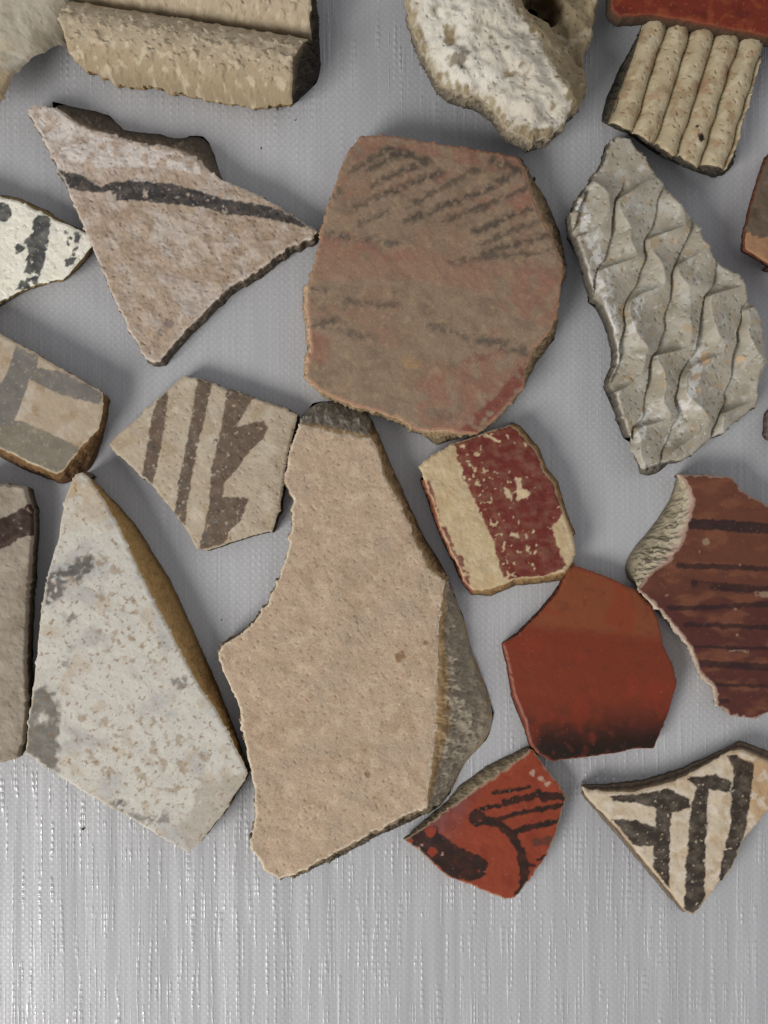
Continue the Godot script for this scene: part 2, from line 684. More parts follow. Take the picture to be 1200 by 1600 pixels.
func build_sherds() -> void:
	# top left: a pale rounded piece, a lump with two thick ribs
	sherd({
		"name": "curved_sherd", "label": "pale smooth rounded sherd in the corner, left of the thick two-ribbed piece", "seed": 1.0, "lay": 50.0, "z": 16.0, "thick": 16.0,
		"out": [-90, -80, 112, -90, 110, 0, 103, 40, 97, 56, 78, 72, 56, 88, 38, 106, 25, 125, 15, 150, 4, 170, -15, 195, -90, 200],
		"form": "tubes", "tubes": [[Vector2(80, -120), Vector2(-20, 20), 120.0, 78.0], [Vector2(-20, 20), Vector2(-60, 190), 104.0, 66.0]],
		"base": c8(188, 179, 160), "blends": [[c8(160, 150, 130), 0.018, 0.0, 0.5, 0.7], [c8(206, 199, 182), 0.02, 0.1, 0.5, 0.6]],
		"grads": [[c8(170, 152, 122), Vector2(20, 60), Vector2(5, 150), 0.3]], "edge": [[0.0, c8(165, 150, 125)], [1.0, c8(110, 98, 80)]], "lean": -14.0, "bump": 1.2, "pits": 0.8, "round": 5.0, "rough": 0.8,
	})
	sherd({
		"name": "ribbed_lump", "label": "thick tan lump with two heavy rounded ribs and a dark broken end", "seed": 2.0, "lay": 55.0, "z": 28.0, "thick": 28.0, "jag": 3.0,
		"out": [120, -115, 470, -62, 482, -25, 487, 10, 485, 52, 474, 78, 462, 104, 459, 130, 456, 157, 396, 155, 333, 144, 250, 129, 167, 117, 125, 102, 111, 90, 109, 62, 101, 46, 103, 25, 112, 0, 116, -50],
		"form": "tubes", "tubes": [[Vector2(90, 48), Vector2(480, 110), 55.0, 58.0], [Vector2(100, -55), Vector2(500, 5), 50.0, 56.0]],
		"base": c8(184, 168, 143), "grads": [[c8(168, 150, 122), Vector2(290, 85), Vector2(284, 125), 0.3]], "blends": [[c8(164, 146, 118), 0.02, 0.1, 0.6, 0.5], [c8(204, 190, 164), 0.045, 0.12, 0.45, 0.75], [c8(160, 146, 122), 0.03, 0.2, 0.5, 0.6]],
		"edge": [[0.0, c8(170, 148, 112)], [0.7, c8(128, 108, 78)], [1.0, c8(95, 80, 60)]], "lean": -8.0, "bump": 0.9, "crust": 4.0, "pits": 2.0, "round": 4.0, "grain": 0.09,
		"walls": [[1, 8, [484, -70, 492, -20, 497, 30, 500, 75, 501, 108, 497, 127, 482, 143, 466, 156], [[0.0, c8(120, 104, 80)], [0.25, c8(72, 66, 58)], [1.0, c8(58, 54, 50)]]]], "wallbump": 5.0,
	})
	# top: a lumpy white-crusted piece with a hole
	sherd({
		"name": "crusted_lump", "label": "big lumpy piece crusted white with a dark hole at its top", "seed": 3.0, "z": 62.0, "thick": 62.0, "jag": 3.0,
		"out": [640, -90, 960, -90, 940, -20, 928, 42, 917, 83, 915, 137, 904, 171, 884, 188, 877, 204, 856, 222, 822, 228, 792, 212, 767, 179, 746, 165, 700, 150, 671, 121, 650, 79, 633, 38, 632, 0],
		"form": "stone", "tilt": Vector2(-0.1, -0.06), "base": c8(150, 135, 108), "blends": [[c8(128, 114, 88), 0.02, 0.0, 0.4, 0.7], [c8(184, 172, 146), 0.03, 0.15, 0.5, 0.6]],
		"marks": [[1, "fill", [640, -90, 800, -90, 790, 20, 830, 75, 856, 121, 878, 150, 884, 186, 870, 215, 800, 215, 765, 175, 700, 146, 668, 110, 642, 40]], [2, "fill", [656, 20, 730, 10, 725, 70, 750, 120, 790, 150, 760, 165, 700, 145, 655, 70]],
			[3, "fill", [716, 98, 728, 104, 722, 128, 704, 130, 700, 118]], [4, "dot", [846, 6], 32.0]],
		"paints": {1: [c8(216, 208, 192), 0.95, 0.03, 0.35, 0.7], 2: [c8(226, 221, 208), 0.92, 0.02, 0.25, 0.6], 3: [c8(140, 132, 122), 0.8, 0.05, 0.3, 0.6], 4: [c8(84, 68, 44), 0.9, 0.05, 0.4, 0.7]}, "warp": 7.0,
		"over": [[c8(150, 134, 106), 0.035, 0.32, 0.6, 0.4], [c8(120, 100, 74), 0.11, 0.46, 0.62, 0.4]],
		"edge": [[0.0, c8(170, 158, 134)], [0.4, c8(122, 112, 96)], [1.0, c8(80, 74, 66)]], "lean": -6.0, "bump": 1.7, "pits": 2.5, "soft": 3.0, "round": 9.0, "wallbump": 5.0,
	})
	# top right: red slip, five ribs
	sherd({
		"name": "red_slipped_sherd", "label": "dull red slipped sherd overlapping the top of the five-ribbed sherd", "seed": 4.0, "z": 62.0, "thick": 26.0, "jag": 1.5,
		"out": [958, -70, 1290, -70, 1290, 68, 1196, 54, 1117, 39, 1058, 28, 1017, 21, 967, 24, 956, 10],
		"base": c8(126, 56, 42), "blends": [[c8(152, 82, 52), 0.03, 0.1, 0.5, 0.6], [c8(96, 44, 38), 0.02, 0.05, 0.5, 0.6]], "over": [[c8(165, 110, 80), 0.13, 0.4, 0.6, 0.6]],
		"edge": [[0.0, c8(110, 60, 44)], [0.3, c8(80, 62, 48)], [1.0, c8(52, 44, 38)]], "lean": 3.0, "rough": 0.5, "tone": 0.75, "bump": 0.6, "rim": [c8(150, 100, 75), 2.0, 0.5],
	})
	sherd({
		"name": "ribbed_sherd", "label": "cream sherd with five straight raised ribs and dark broken sides", "seed": 5.0, "z": 44.0, "jag": 1.6, "form": "ribs",
		"out": [1008, 32, 1028, 30, 1046, 34, 1052, 40, 1070, 36, 1088, 41, 1094, 46, 1108, 42, 1124, 48, 1130, 52, 1146, 47, 1160, 54, 1166, 56, 1180, 51, 1196, 58, 1197, 66, 1184, 120, 1166, 175, 1150, 232, 1137, 262, 1118, 262, 1097, 254, 1090, 262, 1070, 252, 1064, 240, 1050, 244, 1032, 232, 1028, 222, 1012, 222, 996, 208, 990, 202, 974, 202, 954, 188, 968, 150, 990, 90],
		"base": c8(186, 171, 140), "blends": [[c8(158, 134, 104), 0.025, 0.05, 0.45, 0.7], [c8(204, 192, 164), 0.03, 0.1, 0.5, 0.7]], "over": [[c8(96, 84, 66), 0.16, 0.5, 0.68, 0.6], [c8(166, 128, 98), 0.03, 0.25, 0.5, 0.5]],
		"marks": [[1, "fill", [1089, 212, 1094, 209, 1099, 219, 1095, 224, 1088, 220]], [1, "dot", [1087, 200], 2.6]], "paints": {1: [c8(42, 38, 34), 1.0, 0.05, 0.9, 1.0]},
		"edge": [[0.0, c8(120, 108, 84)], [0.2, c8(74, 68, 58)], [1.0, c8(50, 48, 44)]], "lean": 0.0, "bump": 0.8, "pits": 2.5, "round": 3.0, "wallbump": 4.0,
		"walls": [[18, 32, [1150, 240, 1142, 262, 1130, 274, 1112, 278, 1078, 266, 1040, 248, 1012, 233, 985, 212, 960, 200, 938, 190]], [32, 35, [938, 190, 948, 152, 968, 106, 1002, 46]]],
	})
	sherd({
		"name": "corrugated_sherd", "label": "large grey corrugated sherd with overlapping pinched coils", "seed": 6.0, "z": 46.0, "thick": 30.0, "jag": 3.0, "form": "coils", "tilt": Vector2(-0.02, -0.02),
		"out": [967, 210, 987, 213, 1008, 242, 1033, 275, 1050, 304, 1075, 333, 1092, 350, 1100, 375, 1117, 400, 1142, 421, 1164, 442, 1183, 480, 1198, 525, 1201, 565, 1186, 606, 1185, 633, 1158, 654, 1117, 683, 1067, 721, 1046, 718, 1036, 722, 1004, 728, 995, 714, 987, 683, 971, 642, 958, 608, 955, 592, 967, 567, 965, 537, 950, 496, 931, 462, 904, 379, 894, 354, 893, 337, 908, 308, 929, 275, 946, 250, 958, 221],
		"base": c8(168, 160, 143), "blends": [[c8(150, 140, 120), 0.02, 0.0, 0.45, 0.6], [c8(188, 184, 172), 0.018, 0.1, 0.5, 0.6], [c8(172, 148, 112), 0.03, 0.28, 0.5, 0.6]],
		"over": [[c8(98, 88, 74), 0.1, 0.48, 0.64, 0.7], [c8(200, 198, 190), 0.05, 0.34, 0.55, 0.6]], "marks": [[1, "fill", [1088, 551, 1106, 550, 1107, 570, 1088, 571]], [2, "line", [908, 322, 922, 370, 940, 430, 956, 500, 966, 540], 9.0], [2, "line", [1092, 530, 1084, 600, 1050, 690], 8.0], [2, "line", [1000, 470, 985, 520], 6.0], [2, "line", [1012, 640, 1000, 690], 6.0], [1, "dot", [1086, 590, 1093, 610, 1160, 560], 5.0]],
		"paints": {2: [c8(214, 212, 206), 0.8, 0.05, -0.05, 0.25], 1: [c8(212, 172, 124), 0.75, 0.06, 0.3, 0.6]}, "warp": 4.0,
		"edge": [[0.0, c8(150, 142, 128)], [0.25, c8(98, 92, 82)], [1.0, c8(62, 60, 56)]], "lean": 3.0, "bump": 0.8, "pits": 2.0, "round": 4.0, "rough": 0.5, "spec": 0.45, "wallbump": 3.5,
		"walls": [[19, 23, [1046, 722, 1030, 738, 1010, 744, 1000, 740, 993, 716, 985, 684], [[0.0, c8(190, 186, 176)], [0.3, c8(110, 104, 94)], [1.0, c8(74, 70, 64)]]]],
	})
	sherd({
		"name": "brown_sherd", "label": "brown sherd at the picture edge beside the corrugated one, tan where chipped", "seed": 7.0, "z": 40.0, "jag": 2.0,
		"out": [1206, 236, 1300, 180, 1300, 440, 1204, 414, 1164, 388, 1166, 362, 1176, 318, 1190, 270],
		"base": c8(104, 90, 76), "blends": [[c8(84, 70, 60), 0.02, 0.1, 0.5, 0.6], [c8(130, 110, 90), 0.03, 0.2, 0.5, 0.5]], "marks": [[1, "fill", [1150, 340, 1172, 368, 1190, 372, 1210, 366, 1310, 390, 1310, 450, 1150, 450]]],
		"paints": {1: [c8(170, 130, 98), 0.9, 0.04, 0.5, 0.8]}, "warp": 4.0, "edge": [[0.0, c8(124, 80, 58)], [0.5, c8(96, 58, 44)], [1.0, c8(60, 44, 38)]],
		"walls": [[3, 4, [1225, 428, 1200, 418, 1157, 393]], [4, 8, [1157, 393, 1158, 372, 1170, 318, 1190, 256, 1200, 230]]], "bump": 1.3,
	})
	sherd({
		"name": "pinkish_sherd", "label": "small pinkish grey sherd just showing at the edge under the corrugated one", "seed": 8.0, "z": 26.0, "jag": 2.5,
		"out": [1202, 642, 1240, 615, 1290, 640, 1290, 720, 1222, 698, 1199, 678], "base": c8(104, 92, 88), "blends": [[c8(110, 96, 90), 0.04, 0.0, 0.4, 0.7]], "edge": [[0.0, c8(110, 95, 88)], [1.0, c8(70, 62, 58)]], "bump": 2.0,
	})
	# left: white sherds with dark bands
	sherd({
		"name": "triangular_sherd", "label": "large pinkish white triangular sherd crossed by one dark painted band", "seed": 9.0, "z": 32.0, "jag": 3.0, "bow": 6.0,
		"out": [40, 167, 54, 162, 80, 165, 100, 176, 125, 196, 167, 208, 196, 217, 233, 227, 258, 229, 300, 242, 329, 270, 342, 278, 375, 292, 417, 312, 450, 331, 478, 348, 496, 361, 487, 369, 450, 385, 417, 412, 379, 437, 358, 448, 306, 500, 262, 546, 247, 564, 238, 566, 227, 560, 219, 544, 200, 512, 175, 458, 150, 400, 125, 342, 104, 292, 90, 262, 67, 217],
		"base": c8(186, 168, 152), "grads": [[c8(178, 158, 138), Vector2(200, 240), Vector2(260, 340), 0.5]],
		"blends": [[c8(206, 196, 186), 0.022, -0.02, 0.6, 0.5], [c8(160, 138, 116), 0.03, 0.12, 0.5, 0.6], [c8(194, 182, 172), 0.012, 0.1, 0.4, 0.6]],
		"over": [[c8(140, 116, 92), 0.12, 0.36, 0.55, 0.55], [c8(214, 206, 198), 0.09, 0.42, 0.62, 0.35]],
		"marks": [[3, "fill", [36, 160, 80, 166, 130, 205, 230, 232, 300, 245, 320, 275, 250, 262, 150, 262, 80, 240]], [4, "fill", [250, 330, 330, 340, 380, 380, 300, 420, 230, 380]], [1, "fill", [88, 264, 125, 273, 148, 288, 159, 293, 169, 287, 200, 283, 233, 285, 267, 288, 292, 294, 317, 300, 354, 313, 417, 321, 450, 331, 484, 352, 486, 357, 450, 348, 400, 338, 350, 335, 325, 325, 267, 320, 208, 314, 179, 314, 175, 300, 154, 302, 121, 298, 100, 292]],
			[2, "dot", [264, 505], 8.0], [2, "dot", [250, 520], 5.0], [2, "dot", [268, 491], 4.0]],
		"paints": {4: [c8(204, 194, 184), 0.45, 0.03, -0.1, 0.4], 3: [c8(216, 208, 200), 0.8, 0.03, 0.0, 0.35], 1: [c8(62, 61, 62), 0.96, 0.035, 0.42, 0.6], 2: [c8(112, 104, 100), 0.7, 0.05, 0.3, 0.6]}, "warp": 1.6,
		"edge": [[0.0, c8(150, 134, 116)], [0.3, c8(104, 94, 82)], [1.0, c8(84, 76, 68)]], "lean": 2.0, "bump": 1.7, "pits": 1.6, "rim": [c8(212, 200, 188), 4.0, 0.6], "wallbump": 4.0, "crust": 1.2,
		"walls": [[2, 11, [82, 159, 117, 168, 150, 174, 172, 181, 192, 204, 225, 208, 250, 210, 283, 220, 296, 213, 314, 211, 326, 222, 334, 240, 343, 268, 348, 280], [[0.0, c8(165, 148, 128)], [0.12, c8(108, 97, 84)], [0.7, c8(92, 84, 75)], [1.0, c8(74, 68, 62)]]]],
	})
	sherd({
		"name": "white_banded_sherd", "label": "chalk white sherd with a black blotch and band at the left edge", "seed": 10.0, "z": 28.0, "jag": 2.5,
		"out": [-60, 280, 0, 306, 25, 314, 62, 331, 83, 342, 117, 356, 146, 370, 148, 378, 135, 394, 121, 412, 98, 437, 83, 437, 42, 448, 0, 470, -60, 490],
		"base": c8(224, 220, 204), "blends": [[c8(206, 196, 170), 0.03, 0.1, 0.5, 0.6], [c8(234, 232, 222), 0.03, 0.1, 0.4, 0.6]], "over": [[c8(172, 156, 124), 0.11, 0.42, 0.6, 0.6]],
		"marks": [[1, "dot", [3, 331], 15.0], [1, "fill", [56, 335, 80, 340, 76, 370, 66, 416, 62, 429, 38, 426, 43, 398, 36, 378, 50, 360]], [1, "dot", [29, 388], 8.0], [1, "fill", [20, 452, 38, 437, 60, 430, 60, 442, 34, 454]], [1, "fill", [118, 360, 126, 362, 122, 380, 116, 380]], [1, "dot", [102, 364, 110, 374, 106, 380], 3.5], [1, "fill", [98, 410, 106, 402, 120, 402, 114, 414, 102, 416]], [1, "line", [120, 384, 114, 398], 2.5]],
		"paints": {1: [c8(66, 67, 68), 0.97, 0.06, 0.42, 0.6]}, "warp": 3.0, "edge": [[0.0, c8(176, 162, 128)], [0.4, c8(136, 118, 82)], [1.0, c8(96, 82, 60)]], "tone": 1.0, "bump": 1.2, "pits": 1.2,
		"walls": [[1, 6, [0, 302, 28, 309, 58, 322, 78, 330, 84, 338, 117, 354, 148, 368]], [6, 13, [150, 370, 148, 386, 138, 404, 122, 422, 100, 440, 84, 441, 44, 454, 0, 478]]],
	})
	sherd({
		"name": "grey_banded_sherd", "label": "cream and grey geometric banded sherd with thick brown broken sides", "seed": 11.0, "z": 40.0, "jag": 1.6,
		"out": [-60, 490, 0, 522, 29, 537, 67, 560, 108, 583, 160, 613, 158, 650, 152, 671, 125, 698, 98, 736, 88, 740, 46, 723, 0, 700, -60, 672],
		"base": c8(182, 165, 142), "blends": [[c8(196, 184, 166), 0.02, 0.05, 0.5, 0.7], [c8(164, 138, 108), 0.025, 0.15, 0.5, 0.6]], "over": [[c8(202, 190, 170), 0.1, 0.4, 0.6, 0.4]],
		"marks": [[1, "fill", [24, 540, 60, 558, 56, 574, 92, 580, 125, 596, 158, 612, 156, 632, 125, 624, 92, 616, 62, 600, 46, 592, 32, 636, 20, 660, -40, 660, -40, 620, 0, 600, 12, 580]], [2, "fill", [-50, 656, 33, 658, 75, 675, 104, 690, 126, 700, 92, 742, 46, 724, -50, 690]], [1, "fill", [-50, 655, 0, 656, 33, 658, 20, 666, -50, 664]]],
		"paints": {1: [c8(112, 110, 106), 0.9, 0.02, 0.35, 0.9], 2: [c8(126, 120, 106), 0.92, 0.02, 0.4, 0.9]}, "warp": 1.4, "edge": [[0.0, c8(166, 136, 98)], [0.14, c8(118, 90, 60)], [1.0, c8(84, 64, 46)]], "rim": [c8(206, 190, 164), 2.5, 0.75], "rough": 0.7, "bump": 0.7,
		"walls": [[4, 8, [110, 583, 173, 625, 168, 655, 160, 690, 146, 729]], [8, 13, [146, 729, 120, 750, 100, 757, 46, 738, 0, 714, -60, 690]]],
	})
	sherd({
		"name": "narrow_sherd", "label": "long grey beige sherd at the left edge with one dark brown band", "seed": 12.0, "z": 40.0, "jag": 1.8, "bow": 0.0, "tilt": Vector2(-0.12, 0.0),
		"out": [-60, 750, 0, 756, 37, 760, 43, 779, 47, 800, 49, 821, 45, 887, 40, 950, 38, 1033, 40, 1096, 37, 1146, 26, 1186, 0, 1193, -60, 1198],
		"base": c8(164, 152, 136), "blends": [[c8(142, 128, 110), 0.015, 0.0, 0.5, 0.7], [c8(182, 170, 152), 0.02, 0.1, 0.5, 0.6]], "marks": [[1, "fill", [-60, 830, 0, 811, 38, 790, 60, 784, 60, 836, 38, 838, 0, 859, -60, 884]]], "paints": {1: [c8(62, 46, 42), 0.96, 0.06, 0.4, 0.6]},
		"edge": [[0.0, c8(130, 118, 100)], [0.5, c8(86, 78, 68)], [1.0, c8(60, 54, 48)]], "lean": -4.0, "bump": 1.3, "pits": 1.0, "round": 6.0,
	})
	sherd({
		"name": "fang_shaped_sherd", "label": "white speckled fang-shaped sherd with grey smudges and an ochre broken side", "seed": 13.0, "z": 44.0, "jag": 2.0, "bow": 5.0,
		"out": [116, 741, 126, 737, 137, 746, 162, 783, 196, 846, 233, 925, 267, 987, 300, 1054, 342, 1117, 371, 1175, 387, 1209, 375, 1229, 354, 1262, 312, 1317, 292, 1333, 242, 1304, 192, 1271, 137, 1242, 92, 1212, 40, 1177, 42, 1150, 52, 1075, 58, 1025, 65, 950, 75, 892, 90, 846, 100, 783, 110, 754],
		"base": c8(206, 201, 190), "soft": 2.5, "grads": [[c8(190, 170, 142), Vector2(130, 850), Vector2(125, 745), 0.3]],
		"blends": [[c8(178, 175, 170), 0.008, 0.0, 0.4, 0.7], [c8(210, 205, 192), 0.02, 0.1, 0.45, 0.7], [c8(182, 160, 130), 0.016, 0.22, 0.6, 0.4]],
		"over": [[c8(142, 112, 80), 0.075, 0.36, 0.56, 0.7], [c8(150, 124, 92), 0.1, 0.44, 0.6, 0.6]],
		"marks": [[5, "fill", [150, 860, 200, 880, 240, 960, 260, 1030, 210, 1060, 150, 1010, 140, 930]], [5, "fill", [100, 1130, 180, 1090, 250, 1110, 330, 1180, 330, 1230, 240, 1260, 150, 1220]], [1, "fill", [70, 942, 68, 920, 80, 894, 104, 886, 125, 870, 146, 867, 148, 882, 130, 903, 104, 908, 97, 932, 80, 944]], [2, "dot", [110, 966], 8.0], [2, "dot", [108, 1010], 5.0], [2, "dot", [103, 1036], 4.0], [3, "fill", [36, 1190, 42, 1140, 50, 1085, 68, 1070, 92, 1096, 92, 1160, 88, 1212]], [2, "fill", [268, 1062, 286, 1052, 294, 1072, 280, 1078]], [1, "fill", [172, 1252, 196, 1250, 200, 1262, 180, 1270]], [2, "fill", [195, 1268, 230, 1274, 264, 1268, 262, 1286, 210, 1282]], [4, "fill", [304, 1232, 340, 1216, 390, 1206, 360, 1262, 296, 1338, 282, 1290, 300, 1262]]],
		"paints": {5: [c8(150, 124, 92), 0.6, 0.04, -0.5, -0.16], 1: [c8(92, 88, 84), 0.92, 0.05, 0.1, 0.5], 2: [c8(108, 104, 100), 0.75, 0.06, 0.1, 0.5], 3: [c8(96, 92, 84), 0.85, 0.025, 0.2, 0.7], 4: [c8(174, 164, 148), 0.7, 0.03, 0.3, 0.8]}, "warp": 5.0,
		"edge": [[0.0, c8(172, 148, 110)], [0.2, c8(118, 104, 84)], [1.0, c8(72, 66, 58)]], "lean": 1.0, "bump": 0.7, "pits": 0.3, "rim": [c8(206, 194, 172), 3.0, 0.5], "rough": 0.72,
		"walls": [[2, 10, [141, 746, 183, 787, 208, 815, 225, 840, 267, 908, 300, 979, 333, 1054, 358, 1117, 379, 1172, 388, 1212], [[0.0, c8(190, 160, 112)], [0.12, c8(168, 136, 90)], [0.7, c8(150, 120, 78)], [1.0, c8(100, 78, 48)]]]],
	})
	sherd({
		"name": "striped_sherd", "label": "beige diamond sherd painted with brown stripes and pointed flags", "seed": 14.0, "z": 24.0, "jag": 2.0, "bow": 3.0,
		"out": [169, 694, 183, 679, 217, 650, 258, 612, 287, 587, 312, 592, 346, 604, 392, 619, 442, 637, 464, 648, 460, 667, 450, 708, 442, 754, 437, 796, 425, 829, 392, 837, 358, 848, 325, 860, 306, 858, 292, 829, 271, 800, 237, 758, 200, 725],
		"base": c8(186, 171, 149), "blends": [[c8(200, 188, 168), 0.02, 0.05, 0.5, 0.7], [c8(172, 152, 124), 0.02, 0.15, 0.5, 0.6]], "over": [[c8(130, 112, 92), 0.17, 0.46, 0.62, 0.65], [c8(206, 196, 178), 0.1, 0.42, 0.6, 0.5]],
		"marks": [[1, "fill", [262, 610, 258, 658, 250, 708, 237, 756, 221, 744, 229, 700, 237, 650, 243, 628]], [1, "fill", [308, 592, 331, 600, 321, 646, 308, 700, 298, 754, 288, 822, 272, 802, 279, 750, 292, 692, 300, 642]], [1, "fill", [354, 606, 397, 620, 376, 654, 368, 670, 384, 662, 412, 658, 419, 667, 413, 683, 388, 708, 366, 738, 350, 756, 347, 777, 390, 777, 376, 812, 358, 830, 350, 850, 310, 860, 321, 816, 326, 787, 330, 733, 342, 683, 350, 638]],
			[2, "dot", [240, 700, 226, 742, 297, 690, 294, 708, 292, 730, 286, 756, 283, 772, 280, 790, 300, 670, 336, 690, 340, 735, 332, 780, 322, 835, 318, 848, 336, 815], 4.5]],
		"paints": {1: [c8(100, 84, 72), 0.93, 0.05, 0.38, 0.75], 2: [c8(70, 66, 64), 0.85, 0.06, 0.3, 0.7]}, "warp": 1.6, "edge": [[0.0, c8(130, 114, 92)], [0.3, c8(82, 74, 62)], [1.0, c8(56, 50, 44)]], "bump": 1.0, "pits": 1.3, "lean": 1.5,
	})
	# middle
	sherd({
		"name": "large_buff_sherd", "label": "largest sherd, plain sandy buff, notched left side and wide grey broken edge", "seed": 15.0, "z": 44.0, "jag": 3.0, "bow": 5.0,
		"out": [469, 662, 492, 668, 525, 677, 560, 683, 579, 684, 587, 700, 600, 742, 625, 792, 650, 850, 667, 887, 696, 911, 690, 933, 685, 992, 683, 1075, 679, 1142, 677, 1183, 671, 1225, 667, 1262, 633, 1275, 583, 1300, 525, 1333, 471, 1362, 437, 1375, 412, 1362, 402, 1340, 390, 1325, 398, 1283, 400, 1242, 390, 1196, 379, 1142, 375, 1104, 354, 1062, 340, 1021, 346, 1010, 392, 979, 417, 946, 437, 900, 450, 858, 457, 817, 458, 783, 453, 768, 444, 750, 450, 717, 458, 686],
		"base": c8(189, 165, 141), "blends": [[c8(174, 150, 123), 0.011, 0.0, 0.5, 0.6], [c8(202, 181, 155), 0.03, 0.05, 0.45, 0.6], [c8(180, 160, 138), 0.008, 0.1, 0.4, 0.7]], "over": [[c8(122, 94, 68), 0.15, 0.5, 0.66, 0.6], [c8(208, 188, 162), 0.12, 0.38, 0.6, 0.4], [c8(150, 122, 92), 0.05, 0.42, 0.6, 0.4]],
		"marks": [[1, "fill", [618, 1022, 630, 1016, 634, 1026, 626, 1036, 618, 1032]], [3, "line", [533, 933, 554, 950, 560, 983, 574, 1003, 590, 1020], 0.9], [4, "line", [440, 1110, 500, 1060], 1.0], [4, "line", [520, 800, 575, 770], 1.0], [4, "line", [470, 1290, 540, 1240], 1.2], [4, "line", [600, 1130, 640, 1080], 1.0], [4, "line", [430, 1010, 520, 985], 1.0], [2, "dot", [664, 1004], 3.0], [2, "dot", [574, 1210], 5.0], [2, "dot", [584, 1246], 2.5]], "paints": {3: [c8(120, 98, 74), 0.6, 0.08, 0.1, 0.5], 4: [c8(214, 196, 170), 0.5, 0.08, 0.0, 0.5], 1: [c8(132, 98, 64), 0.8, 0.1, 0.3, 0.7], 2: [c8(120, 96, 72), 0.75, 0.1, 0.4, 0.7]},
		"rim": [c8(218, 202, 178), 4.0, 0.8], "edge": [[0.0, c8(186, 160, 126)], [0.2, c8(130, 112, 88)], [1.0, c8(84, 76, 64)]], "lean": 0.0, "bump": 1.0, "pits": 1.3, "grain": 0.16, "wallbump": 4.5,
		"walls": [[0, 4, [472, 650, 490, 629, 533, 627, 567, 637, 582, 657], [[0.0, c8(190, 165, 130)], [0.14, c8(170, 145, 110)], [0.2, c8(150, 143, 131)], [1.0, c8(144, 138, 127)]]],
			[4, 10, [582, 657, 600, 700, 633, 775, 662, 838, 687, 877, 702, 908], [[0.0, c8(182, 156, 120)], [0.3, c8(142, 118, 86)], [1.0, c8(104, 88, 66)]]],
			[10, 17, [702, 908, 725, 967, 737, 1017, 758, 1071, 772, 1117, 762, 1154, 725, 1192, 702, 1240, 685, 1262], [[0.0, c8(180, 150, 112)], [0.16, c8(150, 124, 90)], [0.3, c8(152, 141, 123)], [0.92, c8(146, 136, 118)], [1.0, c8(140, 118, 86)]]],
			[17, 22, [685, 1262, 640, 1284, 590, 1306, 530, 1338, 474, 1364, 437, 1372], [[0.0, c8(150, 130, 104)], [0.4, c8(98, 86, 70)], [1.0, c8(74, 66, 56)]]]],
	})
